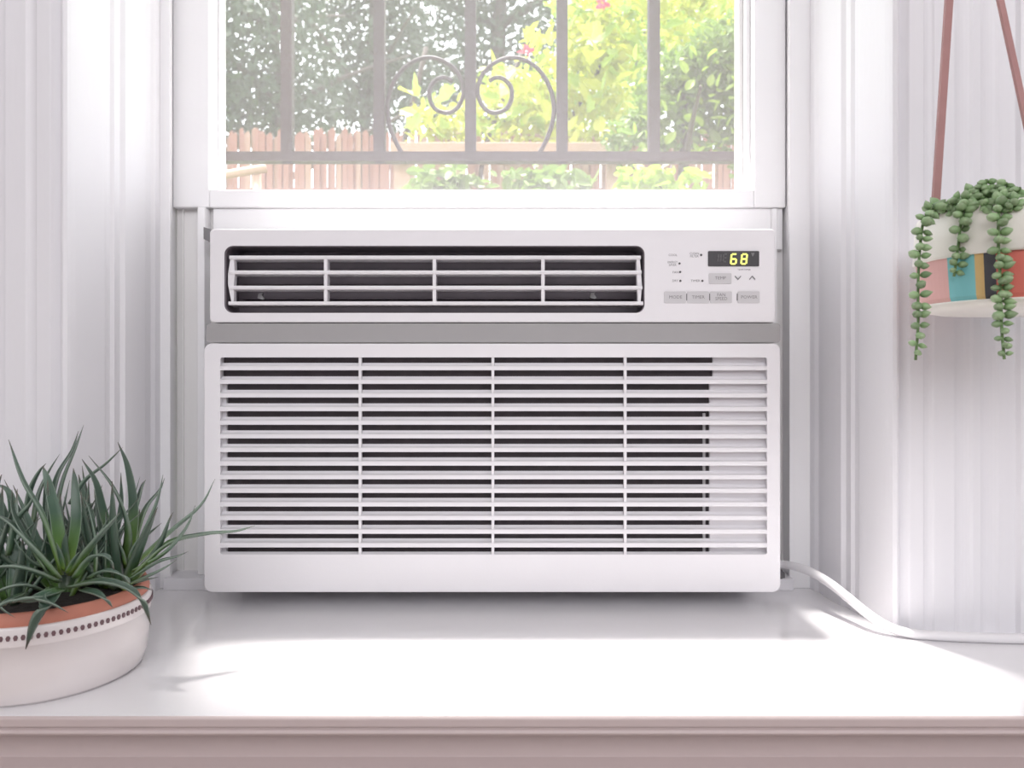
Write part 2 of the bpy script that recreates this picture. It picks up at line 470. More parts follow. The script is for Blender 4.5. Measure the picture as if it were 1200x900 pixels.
# lower panel
G0, G1 = 257, 900
lo = MB().ring_panel(rrect(AX(239), AX(914.5), AZ(694), AZ(402.5), 9 * PX), rrect(AX(G0), AX(G1), AZ(651), AZ(417.5), 2.5 * PX), 0.7995, 0.852, 0.815)
lower = lo.build('lower_panel', 'ac_plastic', ac)
# inside of the lower grille
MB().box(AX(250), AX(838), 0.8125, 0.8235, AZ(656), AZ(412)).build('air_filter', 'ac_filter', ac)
MB().box(AX(838), AX(905), 0.8085, 0.8235, AZ(656), AZ(412)).build('blank_backing', 'ac_plastic', ac)
MB().box(AX(252), AX(262), 0.8085, 0.8124, AZ(656), AZ(446)).build('blank_backing', 'ac_plastic', ac)
MB().box(AX(826.5), AX(829.5), 0.8100, 0.8123, AZ(652), AZ(485)).build('filter_rib', 'button_grey', ac)
MB().box(AX(834), AX(838), 0.8085, 0.8123, AZ(652), AZ(446)).build('filter_rib', 'ac_plastic', ac)
PITCH = (644.6 - 421.0) / 14
def slat_profile(k):
    c = 421.0 + PITCH * k
    return [(0.8000, AZ(c + 12.9)), (0.8000, AZ(c + 8.6)), (0.8006, AZ(c + 7.8)), (0.8056, AZ(c + 6.9)), (0.8078, AZ(c + 4.2)), (0.8082, AZ(c + 5.2)), (0.8060, AZ(c + 12.5))]
for k in range(14):
    MB().prism(slat_profile(k), 'x', AX(G0 - 0.5), AX(G1 + 0.5)).build('slat', 'ac_plastic', ac)
c = 421.0 + PITCH * 14
MB().prism([(0.8000, AZ(c + 7.5)), (0.8008, AZ(c + 6.6)), (0.8065, AZ(c + 3.6)), (0.8070, AZ(c + 7.5))], 'x', AX(G0 - 0.5), AX(G1 + 0.5)).build('slat', 'ac_plastic', ac)
for px in (421.5, 577.5, 733.0):
    MB().box(AX(px - 1.6), AX(px + 1.6), 0.8012, 0.8064, AZ(651), AZ(417.5)).build('grille_rib', 'ac_plastic', ac)
# outlet: dark duct, dark deflectors deep inside and the white adjustable louvre
du = MB()
x0, x1, z0, z1 = AX(258), AX(760), AZ(371), AZ(283.5)
du.add([(x0, 0.8415, z0), (x1, 0.8415, z0), (x1, 0.8415, z1), (x0, 0.8415, z1), (x0, 0.846, z0), (x1, 0.846, z0), (x1, 0.846, z1), (x0, 0.846, z1)],
       [(0, 1, 2, 3), (4, 5, 6, 7), (0, 1, 5, 4), (3, 2, 6, 7), (0, 3, 7, 4), (1, 2, 6, 5)])
duct = du.build('duct', 'ac_dark', ac)
ln = MB().ring_panel(rrect(AX(260.6), AX(757.4), AZ(368.4), AZ(286.1), 10 * PX), rrect(AX(263.2), AX(754.8), AZ(366.2), AZ(288.3), 9 * PX), 0.8035, 0.8415, ch=0.0003)
ln.build('duct_lining', 'ac_dark', ac)
for py in (311, 329, 347):
    MB().box(AX(272), AX(748), 0.828, 0.8412, AZ(py + 0.8), AZ(py - 0.8)).build('deflector', 'ac_dark', ac)
lou = MB()
for py in (300.2, 318.0, 335.4, 353.8):
    pass
lv = []
for i, py in enumerate((299.0, 316.5, 334.5, 353.0)):
    xa, xb = (267.5 - i * 0.3, 751.5 + i * 0.9)
    zz = AZ(py)
    bl = MB().prism([(0.8030, zz - 4.2 * PX), (0.8024, zz - 2.2 * PX), (0.8030, zz), (0.8200, zz - 1.5 * PX), (0.8200, zz - 5.4 * PX)], 'x', AX(xa), AX(xb))
    lv.append(bl.build('louvre_blade', 'ac_plastic', ac))
for px in (380.5, 508.5, 636.5):
    MB().box(AX(px - 2), AX(px + 2), 0.8038, 0.8150, AZ(354.5), AZ(301)).build('louvre_link', 'ac_plastic', ac)
for px, s in ((270.5, 1), (748.5, -1)):
    e = MB().prism([(AX(px - 1.8), AZ(299)), (AX(px + 1.8), AZ(299)), (AX(px + 2.6), AZ(318)), (AX(px + 1.8), AZ(335)), (AX(px + 1.8), AZ(353)), (AX(px - 1.2), AZ(353)),
                    (AX(px - 1.8 - 3.2 * (s > 0)), AZ(333)), (AX(px - 1.8 - 3.2 * (s > 0)), AZ(320))] if s > 0 else
                   [(AX(px - 1.8), AZ(299)), (AX(px + 1.8), AZ(299)), (AX(px + 3.6), AZ(320)), (AX(px + 4.6), AZ(333)), (AX(px + 3.2), AZ(353)), (AX(px - 0.2), AZ(353)),
                    (AX(px - 0.8), AZ(335)), (AX(px - 1.6), AZ(318))], 'y', 0.8042, 0.8120)
    e.build('louvre_end', 'ac_plastic', ac)
for px, py in ((297, 344), (698, 343)):           # small bright clips behind the lowest opening
    MB().prism([(AX(px - 4), AZ(py + 3)), (AX(px + 2), AZ(py + 5)), (AX(px + 4), AZ(py + 3.6)), (AX(px + 1), AZ(py - 1)), (AX(px + 3), AZ(py - 3.6)), (AX(px - 3), AZ(py - 2.6))],
               'y', 0.8235, 0.8275).build('clip', 'ac_metal', ac)
mc = [P(x_, y_, 0.86) for x_, y_ in ((238.5, 280), (246, 284), (246, 268), (238.5, 266))]
MB().prism([(p.x, p.z) for p in mc], 'y', 0.86, 0.89).build('mounting_clip', 'print_grey', ac)

# control panel
FY = 0.8014
disp = MB().prism(rrect(AX(830), AX(890), AZ(312), AZ(294), 1.2 * PX), 'y', 0.8008, 0.8020).build('display', 'display_black', ac)
def seg_digit(cx, cy, wd, ht, on):
    m = MB(); th = 1.9; sl = 0.10
    def bar(xa, ya, xb, yb, hor):
        def q(x, y): return (AX(cx + x - sl * y), AZ(cy + y))
        if hor: pr = [q(xa + 0.5, ya - th / 2), q(xb - 0.5, ya - th / 2), q(xb - 0.5, ya + th / 2), q(xa + 0.5, ya + th / 2)]
        else: pr = [q(xa - th / 2, ya + 0.3), q(xa + th / 2, ya + 0.3), q(xa + th / 2, yb - 0.3), q(xa - th / 2, yb - 0.3)]
        m.prism(pr, 'y', 0.8003, 0.8010)
    h, W = ht / 2, wd / 2
    S = {'a': (-W, -h, W, -h, 1), 'g': (-W, 0, W, 0, 1), 'd': (-W, h, W, h, 1), 'f': (-W, -h, -W, 0, 0), 'b': (W, -h, W, 0, 0), 'e': (-W, 0, -W, h, 0), 'c': (W, 0, W, h, 0)}
    for k in on: bar(*S[k])
    return m
seg_digit(860.0, 303.4, 6.0, 11.4, 'afgedc').build('digit', 'display_lit', disp)['label'] = 'glowing yellow digit six'
seg_digit(872.2, 303.4, 6.0, 11.4, 'afgedcb').build('digit', 'display_lit', disp)['label'] = 'glowing yellow digit eight'
seg_digit(843.5, 302.0, 3.0, 9.0, 'fecb').build('unlit_digit', 'display_off', disp)
seg_digit(850.0, 302.0, 4.0, 9.0, 'afged').build('unlit_digit', 'display_off', disp)
MB().prism([(AX(880.5), AZ(296.3)), (AX(884.5), AZ(296.3)), (AX(882.8), AZ(300.2)), (AX(881.8), AZ(300.2))], 'y', 0.8003, 0.8010).build('degree_mark', 'print_grey', disp)
btn = []
for xa, xb, ya, yb in ((778.5, 804, 341.5, 355), (805.5, 831, 341.5, 355), (832.5, 858, 341.5, 355), (865, 890.5, 341.5, 355), (831, 857.5, 320, 332.5)):
    btn.append(MB().prism(rrect(AX(xa), AX(xb), AZ(yb), AZ(ya), 1.2 * PX), 'y', 0.8008, 0.8017).build('button', 'button_grey', ac))
for px in (805, 832, 864.3):
    MB().box(AX(px - 0.5), AX(px + 0.5), 0.8008, 0.8018, AZ(352), AZ(344)).build('divider', 'print_grey', ac)
def mark(px, py, r=1.3):
    n = 10
    MB().prism([(AX(px + r * math.cos(2 * math.pi * k / n)), AZ(py + r * math.sin(2 * math.pi * k / n))) for k in range(n)], 'y', 0.8008, 0.80175).build('indicator_light', 'print_dark', ac)
for p in ((796.6, 308.6), (797.3, 318.6), (797.6, 329.0), (822.0, 298.6), (823.4, 329.0)): mark(*p)
def chevron(px, py, s):
    m = MB()
    for sgn in (-1, 1):
        a = (px, py - 1.9 * s); b = (px + sgn * 3.4, py + 1.9 * s)
        m.prism([(AX(a[0]), AZ(a[1] - 0.7)), (AX(a[0]), AZ(a[1] + 0.7)), (AX(b[0]), AZ(b[1] + 0.7)), (AX(b[0]), AZ(b[1] - 0.7))], 'y', 0.8008, 0.80175)
    return m
chevron(865.2, 325.4, -1).build('down_arrow', 'print_grey', ac)
chevron(882.0, 325.4, 1).build('up_arrow', 'print_grey', ac)
def text(s, px, py, hpx, m, parent, wpx=None, y=0.8009, name='lettering', right=False):
    cu = bpy.data.curves.new(name, 'FONT'); cu.body = s; cu.size = 1.0
    cu.align_x = 'CENTER'; cu.align_y = 'CENTER'; cu.extrude = 0.0; cu.resolution_u = 2; cu.space_line = 0.85
    o = bpy.data.objects.new(name, cu); COL.objects.link(o)
    bpy.context.view_layer.update()
    me = bpy.data.meshes.new_from_object(o.evaluated_get(bpy.context.evaluated_depsgraph_get()))
    bpy.data.objects.remove(o); bpy.data.curves.remove(cu)
    xs = [v.co.x for v in me.vertices]; ys = [v.co.y for v in me.vertices]
    W, H = max(xs) - min(xs), max(ys) - min(ys)
    mx, my = (max(xs) + min(xs)) / 2, (max(ys) + min(ys)) / 2
    sc = hpx * PX / H
    sx = (wpx * PX / W) if wpx else sc
    cx, cz = A(px, py)
    off = world_loc(parent)
    for v in me.vertices:
        x, yy = (v.co.x - mx) * sx, (v.co.y - my) * sc
        v.co = Vector((cx + x, y, cz + yy)) - off
    me.materials.clear(); me.materials.append(MATS[m])
    o = bpy.data.objects.new(name, me); COL.objects.link(o); o.parent = parent
    return o
TY = 0.80140
text('COOL', 789.0, 298.6, 2.6, 'print_grey', ac, 10, TY)
text('ENERGY\nSAVER', 788.6, 308.6, 5.8, 'print_grey', ac, 11.5, TY)
text('FAN', 792.0, 318.8, 2.6, 'print_grey', ac, 6.5, TY)
text('DRY', 791.6, 328.8, 2.6, 'print_grey', ac, 6.5, TY)
text('CLEAN\nFILTER', 814.0, 298.4, 5.8, 'print_grey', ac, 10.5, TY)
text('TIMER', 815.4, 328.8, 2.6, 'print_grey', ac, 11, TY)
text('TEMP/TIMER', 872.5, 315.8, 2.0, 'print_grey', ac, 15.5, TY)
text('MODE', 792.0, 348.0, 3.6, 'print_grey', btn[0], 15, 0.80074)
text('TIMER', 818.5, 348.0, 3.6, 'print_grey', btn[1], 15, 0.80074)
text('FAN\nSPEED', 845.5, 347.6, 8.2, 'print_grey', btn[2], 14, 0.80074)
text('POWER', 878.3, 348.0, 3.6, 'print_grey', btn[3], 19, 0.80074)
text('TEMP', 844.5, 325.6, 3.4, 'print_grey', btn[4], 13, 0.80074)

# power cable from behind the air conditioner along the stool
def on_sill(px, py_bottom, r=0.0):
    d = F * (CZ - SILL) / (py_bottom - HY)
    return d
RCB = 0.0046
pts = [Vector((0.262, 0.872, SILL + 0.034)), P(913, 661, 0.868), P(930, 663.5, 0.850), P(950, 670, 0.825), P(972, 683, 0.795), P(996, 702, 0.766),
       P(1018, 720, 0.744), P(1042, 735, 0.730), P(1068, 744, 0.722), P(1100, 748.5, 0.716), P(1150, 751.5, 0.711), P(1205, 753, 0.708)]
pts += [Vector((0.62, pts[-1].y - 0.004, SILL + RCB)), Vector((0.90, pts[-1].y - 0.02, SILL + RCB))]
pts = [Vector((p.x, p.y, max(p.z, SILL + RCB))) for p in pts]
cab = MB().tube(catmull(pts, 6), RCB, 10).build('power_cable', 'cable_white')
tag(cab, 'white power cable curving along the window sill to the right', 'cable')
# small metal bracket behind the cable
br = MB()
br.box(0.286, 0.312, 0.8785, 0.8835, SILL + 0.0136, SILL + 0.020)
br.box(0.290, 0.294, 0.8745, 0.8785, SILL + 0.0136, SILL + 0.024)
br.box(0.304, 0.308, 0.8745, 0.8785, SILL + 0.0136, SILL + 0.024)
tag(br.build('mounting_bracket', 'print_grey', bevel=0.0006), 'small grey metal bracket under the cable beside the air conditioner', 'bracket')

# ------------------------------------------------------------------ potted aloe
PCX, PCY = -0.392, 0.647
pl = empty('potted_aloe', (PCX, PCY, SILL), 'spiky dark green aloe in a low white and terracotta pot', 'potted plant')
body = [(0.0, SILL + 0.0015), (0.069, SILL + 0.0015), (0.0725, SILL), (0.0750, SILL + 0.003), (0.0775, SILL + 0.012), (0.0790, SILL + 0.028), (0.0793, SILL + 0.0455),
        (0.0803, SILL + 0.0463), (0.0806, SILL + 0.0475), (0.0808, SILL + 0.0600), (0.0800, SILL + 0.0612), (0.0785, SILL + 0.0614), (0.0700, SILL + 0.0600), (0.0690, SILL + 0.03)]
pot = MB().lathe(body, PCX, PCY, 96).build('pot', 'pot_glaze', pl)
rimp = [(0.0786, SILL + 0.0610), (0.0790, SILL + 0.0640), (0.0770, SILL + 0.0700), (0.0752, SILL + 0.0712), (0.0725, SILL + 0.0704), (0.0715, SILL + 0.060), (0.071, SILL + 0.05)]
MB().lathe(rimp, PCX, PCY, 96).build('terracotta_rim', 'terracotta', pl)
dm = MB()
ND = 104
for k in range(ND):
    a = 2 * math.pi * k / ND
    ca, sa = math.cos(a), math.sin(a)
    t = Vector((-sa, ca, 0)); nrm = Vector((ca, sa, 0)); c0 = Vector((PCX, PCY, SILL + 0.0540)) + nrm * 0.0806
    q = [c0 + t * u * 0.00155 + Vector((0, 0, v * 0.0019)) for u, v in ((-0.55, -1), (0.55, -1), (1, 0.1), (0.5, 1), (-0.5, 1), (-1, 0.1))]
    vs = [p + nrm * 0.0010 for p in q] + [p - nrm * 0.001 for p in q]
    n = len(q)
    dm.add(vs, [tuple(range(n))] + [(i, (i + 1) % n, n + (i + 1) % n, n + i) for i in range(n)])
dm.build('dotted_band', 'pot_dots', pot, kind='stuff')
so = []
for i in range(7):
    so.append((0.0716 * i / 6 + 0.0001, SILL + 0.0655 - 0.004 * (i / 6) ** 2 + 0.003 * (1 - i / 6)))
MB().lathe(so, PCX, PCY, 48).build('soil', 'soil', pl)

def aloe_leaf(pts, wid, thick=0.35, t0=0.0, name='leaf'):
    wid *= 0.82
    cs = catmull(pts, 5); n = len(cs); m = MB()
    vs, ts = [], []
    out_dir = Vector((cs[-1].x - cs[0].x, cs[-1].y - cs[0].y, 0))
    if out_dir.length < 1e-4: out_dir = Vector((0, -1, 0))
    for i, p in enumerate(cs):
        t = i / (n - 1)
        d = (cs[min(i + 1, n - 1)] - cs[max(i - 1, 0)]).normalized()
        upv = Vector((0, 0, 1)) - out_dir.normalized() * 0.55          # the hollow face looks up and inwards
        side = d.cross(upv)
        if side.length < 1e-4: side = Vector((1, 0, 0))
        side.normalize(); nn = side.cross(d).normalized()
        wv = wid * 0.5 * (0.78 + 0.22 * math.sin(min(1, t * 3) * math.pi / 2)) * max(0.03, (1 - t ** 1.7)) ** 0.85
        th = wv * thick * 1.6
        for u, v in ((-1, 0.3), (-0.80, 0.15), (0, -0.15), (0.80, 0.15), (1, 0.3), (0.6, -0.75), (0, -1.0), (-0.6, -0.75)):
            vs.append(p + side * u * wv + nn * v * th)
            ts.append(t0 + (1 - t0) * t)
    k = 8; fs = []
    for i in range(n - 1):
        for j in range(k): fs.append((i * k + j, i * k + (j + 1) % k, (i + 1) * k + (j + 1) % k, (i + 1) * k + j))
    fs.append(tuple(range(k))[::-1]); fs.append(tuple(range((n - 1) * k, n * k)))
    ts = [max(x, 0.001) for x in ts]
    m.add(vs, fs, True, ts)
    o = m.build(name, 'aloe_leaf', pl)
    at = o.data.attributes.new('edge', 'FLOAT', 'POINT')
    at.data.foreach_set('value', [1.0 if (i % 8) in (0, 4) else 0.0 for i in range(n * 8)])
    return o

def L(w_px, *pts, t0=0.0):
    """a leaf through picture points with depths"""
    q = [P(*p) for p in pts]
    for p in q: p.y = min(p.y, 0.730)
    d = pts[0][2]
    return aloe_leaf(q, w_px / F * d, t0=t0)

# front rosette, bright heart at 75, 665
L(19, (74, 672, .612), (52, 606, .600), (27, 562, .595), (10, 515, .600))
L(21, (74, 670, .620), (66, 610, .625), (56, 565, .632), (50, 546, .64))
L(18, (79, 670, .618), (89, 615, .622), (88, 570, .628), (86, 549, .63))
L(18, (82, 672, .610), (108, 638, .600), (128, 615, .598), (141, 600, .60))
L(24, (70, 675, .605), (40, 640, .590), (12, 612, .585), (-12, 600, .585), t0=0.12)
L(19, (68, 680, .600), (35, 666, .575), (5, 663, .565), (-20, 672, .562), t0=0.18)
L(17, (66, 688, .598), (40, 702, .572), (12, 704, .562), (-16, 722, .560), t0=0.2)
L(20, (84, 686, .600), (118, 680, .582), (150, 688, .576), (168, 706, .574), (177, 732, .576), t0=0.2)
L(22, (66, 690, .592), (54, 708, .566), (40, 730, .560), (30, 761, .560), t0=0.25)
L(18, (72, 690, .592), (46, 698, .568), (24, 702, .562), (14, 707, .562), t0=0.25)
L(17, (60, 694, .590), (46, 700, .566), (64, 708, .562), (80, 718, .562), t0=0.25)
L(15, (88, 676, .600), (108, 652, .588), (126, 652, .582), (134, 668, .580), t0=0.15)
L(15, (30, 694, .585), (8, 704, .566), (2, 712, .562), (18, 724, .562), t0=0.25)
L(14, (72, 666, .625), (42, 660, .61), (22, 640, .60), (8, 606, .60), t0=0.1)
L(12, (78, 668, .615), (76, 640, .612), (78, 622, .612), t0=0.0)
L(10, (75, 668, .606), (70, 648, .600), (66, 636, .598), t0=0.0)
L(10, (79, 670, .606), (88, 654, .600), (95, 645, .598), t0=0.0)
# right rosette, heart at 152, 645
L(18, (146, 664, .655), (150, 615, .645), (134, 572, .640), (104, 534, .642))
L(17, (150, 660, .668), (156, 600, .672), (150, 550, .676), (138, 518, .68))
L(18, (142, 662, .662), (122, 605, .668), (112, 565, .672), (96, 538, .675))
L(18, (152, 662, .662), (170, 620, .662), (184, 585, .665), (191, 556, .668))
L(15, (150, 660, .670), (168, 600, .685), (186, 575, .69), (193, 560, .69))
L(20, (155, 662, .655), (196, 624, .658), (234, 592, .665), (252, 561, .67))
L(15, (156, 668, .645), (194, 646, .640), (218, 618, .640), (229, 592, .642))
L(19, (156, 672, .640), (196, 636, .645), (238, 625, .660), (276, 622, .672), (299, 616, .68))
L(14, (152, 678, .640), (184, 658, .638), (206, 652, .640), (221, 646, .642), t0=0.2)
L(13, (150, 684, .636), (178, 672, .632), (194, 664, .634), (207, 656, .636), t0=0.2)
L(11, (150, 690, .640), (166, 688, .640), (180, 692, .642), t0=0.6)
L(12, (148, 684, .650), (166, 680, .650), (186, 676, .655), t0=0.5)
L(13, (152, 660, .648), (158, 640, .645), (170, 622, .645), t0=0.0)
L(12, (148, 662, .645), (142, 640, .640), (132, 618, .640), t0=0.0)
L(12, (146, 690, .628), (148, 678, .622), (140, 672, .620), t0=0.0)
# behind
L(15, (62, 620, .700), (72, 565, .705), (88, 525, .710), (98, 498, .715), t0=0.15)
L(13, (55, 615, .690), (66, 560, .700), (84, 528, .708), (92, 505, .712), t0=0.3)
L(16, (38, 612, .690), (44, 580, .695), (56, 553, .70), (70, 532, .702), t0=0.2)
L(13, (82, 590, .690), (100, 562, .69), (124, 543, .69), (144, 524, .69), t0=0.4)
L(13, (30, 600, .680), (36, 572, .68), (46, 552, .68), (54, 543, .68), t0=0.3)
L(15, (110, 640, .690), (104, 600, .695), (96, 575, .70), (92, 556, .70), t0=0.2)
L(15, (20, 640, .660), (4, 600, .660), (-4, 575, .662), (2, 556, .665), t0=0.2)
L(14, (16, 640, .680), (14, 590, .690), (6, 572, .695), (-14, 566, .70), t0=0.3)
L(14, (10, 650, .600), (20, 610, .596), (34, 592, .594), (40, 580, .594), t0=0.3)
L(15, (150, 620, .70), (160, 590, .705), (166, 570, .708), (171, 562, .71), t0=0.3)
L(13, (104, 640, .640), (96, 612, .640), (104, 592, .64), (112, 590, .64), t0=0.3)
L(14, (126, 670, .640), (126, 625, .640), (124, 600, .640), t0=0.25)
L(15, (48, 690, .592), (28, 684, .570), (4, 690, .562), (-18, 704, .560), t0=0.25)
L(14, (96, 690, .596), (112, 694, .580), (124, 702, .576), (132, 712, .578), t0=0.3)
L(14, (104, 676, .610), (122, 668, .600), (140, 672, .598), (152, 684, .600), t0=0.2)
L(15, (56, 670, .600), (30, 628, .590), (16, 600, .590), (14, 574, .594), t0=0.15)
L(13, (112, 672, .625), (112, 630, .620), (106, 600, .620), (98, 582, .622), t0=0.2)
# many more crowded behind and between
random.seed(21)
roots = [(-0.405, 0.690), (-0.375, 0.695), (-0.425, 0.655), (-0.350, 0.665), (-0.39, 0.66), (-0.435, 0.62), (-0.37, 0.635), (-0.40, 0.615), (-0.335, 0.66)]
for rx, ry in roots:
    for k in range(11):
        a = random.uniform(0, 2 * math.pi); el = math.radians(random.uniform(38, 80)); ln_ = random.uniform(0.05, 0.105)
        b = Vector((rx, ry, SILL + 0.066)) + Vector((math.cos(a), math.sin(a), 0)) * 0.006
        dh = Vector((math.cos(a), math.sin(a), 0))
        tip = b + dh * ln_ * math.cos(el) + Vector((0, 0, ln_ * math.sin(el)))
        mid = b.lerp(tip, 0.5) + dh * random.uniform(-0.004, 0.012) + Vector((0, 0, random.uniform(0.0, 0.008)))
        pp = [b, mid, tip]
        for p in pp: p.y = min(max(p.y, 0.575), 0.722)
        aloe_leaf(pp, random.uniform(0.009, 0.0135), t0=random.uniform(0.0, 0.35))

# ------------------------------------------------------------------ hanging planter
HX, HYD, HR = 0.418, 0.620, 0.083
HZ = lambda py, d=HYD: CZ - (py - HY) / F * d
hp = empty('hanging_planter', (HX, HYD, HZ(362)), 'painted round pot of trailing succulents hanging from leather straps', 'hanging planter')
zb, zm, zt = HZ(357), HZ(307), HZ(252)
# striped bowl: each painted stripe is an upright sector of the wall
def sector(a0, a1, m, name):
    mb = MB(); n = max(2, int(abs(a1 - a0) / 4) + 1)
    prof = [(HR - 0.006, zb - 0.001), (HR - 0.004, zb + 0.004), (HR - 0.001, zm + 0.004), (HR - 0.006, zm + 0.004)]
    vs = []
    for i in range(n + 1):
        a = math.radians(a0 + (a1 - a0) * i / n)
        for r, z in prof: vs.append((HX + r * math.cos(a), HYD + r * math.sin(a), z))
    k = len(prof); fs = []
    for i in range(n):
        for j in range(k): fs.append((i * k + j, i * k + (j + 1) % k, (i + 1) * k + (j + 1) % k, (i + 1) * k + j))
    fs += [tuple(range(k)), tuple(range(n * k, n * k + k))]
    mb.add(vs, fs, False)
    o = mb.build(name, m, hp)
    return o
def pot_angle(px):
    """angle on the bowl (from its middle, 270 = towards the camera) seen at picture column px"""
    best = None
    for i in range(1800):
        a = math.radians(150 + i * 0.1)
        x, y = HX + HR * math.cos(a), HYD + HR * math.sin(a)
        e = abs(600 + x / y * F - px)
        if a > math.radians(178) and a < math.radians(290) and (best is None or e < best[0]): best = (e, math.degrees(a))
    return best[1]
mat('stripe_pink', (0.78, 0.45, 0.42, 1), 0.45, var=0.08, scale=40)
mat('stripe_turquoise', (0.22, 0.56, 0.58, 1), 0.45, var=0.14, scale=60, stretch=(1, 1, 0.2))
mat('stripe_ochre', (0.70, 0.48, 0.20, 1), 0.45, var=0.14, scale=60)
mat('stripe_black', (0.07, 0.07, 0.08, 1), 0.45, var=0.14, scale=60)
mat('stripe_red', (0.66, 0.17, 0.13, 1), 0.45, var=0.10, scale=40)
cols = [(1108, 'stripe_turquoise'), (1140.5, 'stripe_ochre'), (1151.5, 'stripe_black'), (1166, 'stripe_red')]
an = [pot_angle(p[0]) for p in cols]
sector(150, an[0], 'stripe_pink', 'painted_stripe')['label'] = 'pale pink painted stripe'
sector(an[0], an[1], 'stripe_turquoise', 'painted_stripe')['label'] = 'turquoise painted stripe'
sector(an[1], an[2], 'stripe_ochre', 'painted_stripe')['label'] = 'ochre painted stripe'
sector(an[2], an[3], 'stripe_black', 'painted_stripe')['label'] = 'black painted stripe'
sector(an[3], 265, 'stripe_red', 'painted_stripe')['label'] = 'red painted stripe'
rest = [('stripe_pink', 25), ('stripe_turquoise', 30), ('stripe_ochre', 15), ('stripe_red', 40), ('stripe_black', 20), ('stripe_turquoise', 40), ('stripe_pink', 75)]
a = 265
for m_, wd in rest: sector(a, a + wd, m_, 'painted_stripe'); a += wd
MB().lathe([(0.0, zb + 0.001), (HR - 0.0065, zb + 0.001), (HR - 0.0065, zm)], HX, HYD, 64).build('bowl', 'hang_white', hp)
MB().lathe([(HR - 0.004, zm + 0.0005), (HR + 0.0005, zm), (HR + 0.0015, zm + 0.002), (HR - 0.0005, zt - 0.003), (HR - 0.002, zt), (HR - 0.007, zt), (HR - 0.008, zt - 0.02), (HR - 0.006, zm + 0.004)],
           HX, HYD, 72).build('collar', 'hang_white', hp)
MB().lathe([(0.0, zb - 0.006), (HR - 0.016, zb - 0.006), (HR - 0.008, zb - 0.0045), (HR - 0.003, zb - 0.001), (HR - 0.003, zb + 0.0005), (HR - 0.012, zb + 0.0005), (0.0, zb + 0.0002)], HX, HYD, 64).build('saucer', 'hang_white', hp)
MB().lathe([(0.0, zt - 0.008), (HR - 0.0085, zt - 0.010)], HX, HYD, 40).build('soil', 'soil', hp)
# straps
ring_c = P(1127, -210, 0.600)
def strap(p0, p1, wd, name='strap'):
    d = (p1 - p0); side = Vector((1, 0.15, 0)); side = (side - d * side.dot(d) / d.length_squared).normalized(); nn = d.cross(side).normalized()
    m = MB(); th = 0.0012
    vs = [p + side * a * wd / 2 + nn * b * th for p in (p0, p1) for a, b in ((-1, -1), (1, -1), (1, 1), (-1, 1))]
    m.add(vs, [(0, 1, 5, 4), (1, 2, 6, 5), (2, 3, 7, 6), (3, 0, 4, 7), (0, 1, 2, 3), (4, 5, 6, 7)])
    return m.build(name, 'strap_leather', hp)
sl0 = P(1095.5, 252, 0.607); sl1 = P(1112, 0, 0.603)
dirn = sl1 - sl0
strap(sl0, sl0 + dirn * 1.83, 0.0062)
q0 = P(1200, 130, 0.575); q1 = P(1172, 0, 0.586)
dq = q0 - q1
strap(q1 + dq * 1.93, q1 - dq * 1.60, 0.0050)
strap(Vector((HX + HR + 0.001, HYD, zt - 0.004)), Vector((ring_c.x, ring_c.y + 0.004, ring_c.z)), 0.0050)
rg = []
for i in range(25):
    t = 2 * math.pi * i / 24
    rg.append(ring_c + Vector((0.011 * math.cos(t), 0, 0.011 * math.sin(t) + 0.008)))
MB().tube(rg, 0.0015, 8, caps=False).build('ring', 'iron', hp)
MB().tube([ring_c + Vector((0, 0, 0.018)), Vector((ring_c.x, ring_c.y, 2.94))], 0.0016, 6).build('hanging_cord', 'strap_leather', hp)

# trailing succulent: beads along strands
def bead_mesh():
    m = bpy.data.meshes.new('leaf'); vs, fs, ts = [], [], []
    rings, seg = 6, 8
    vs.append((0, 0, 0)); ts.append(0.001)
    for i in range(1, rings):
        t = i / rings; r = 0.36 * math.sin(math.pi * t ** 0.85) ** 0.8
        for k in range(seg):
            th = 2 * math.pi * k / seg
            vs.append((t, r * math.cos(th), r * 0.86 * math.sin(th))); ts.append(t)
    vs.append((1.03, 0, 0.0)); ts.append(1.0)
    for k in range(seg): fs.append((0, 1 + (k + 1) % seg, 1 + k))
    for i in range(rings - 2):
        for k in range(seg):
            a = 1 + i * seg; fs.append((a + k, a + (k + 1) % seg, a + seg + (k + 1) % seg, a + seg + k))
    e = len(vs) - 1; a = 1 + (rings - 2) * seg
    for k in range(seg): fs.append((a + k, a + (k + 1) % seg, e))
    m.from_pydata(vs, [], fs)
    m.polygons.foreach_set('use_smooth', [True] * len(fs))
    at = m.attributes.new('along', 'FLOAT', 'POINT'); at.data.foreach_set('value', ts)
    m.materials.append(MATS['sedum_leaf']); return m
BEAD = bead_mesh()
def bead(parent, p, d, ln_):
    o = bpy.data.objects.new('leaf', BEAD); COL.objects.link(o); o.parent = parent
    o.location = Vector(p) - world_loc(parent)
    o.rotation_euler = Vector(d).normalized().to_track_quat('X', 'Z').to_euler()
    f = random.uniform(0.9, 1.15)
    o.scale = (ln_, ln_ * f, ln_ * f)
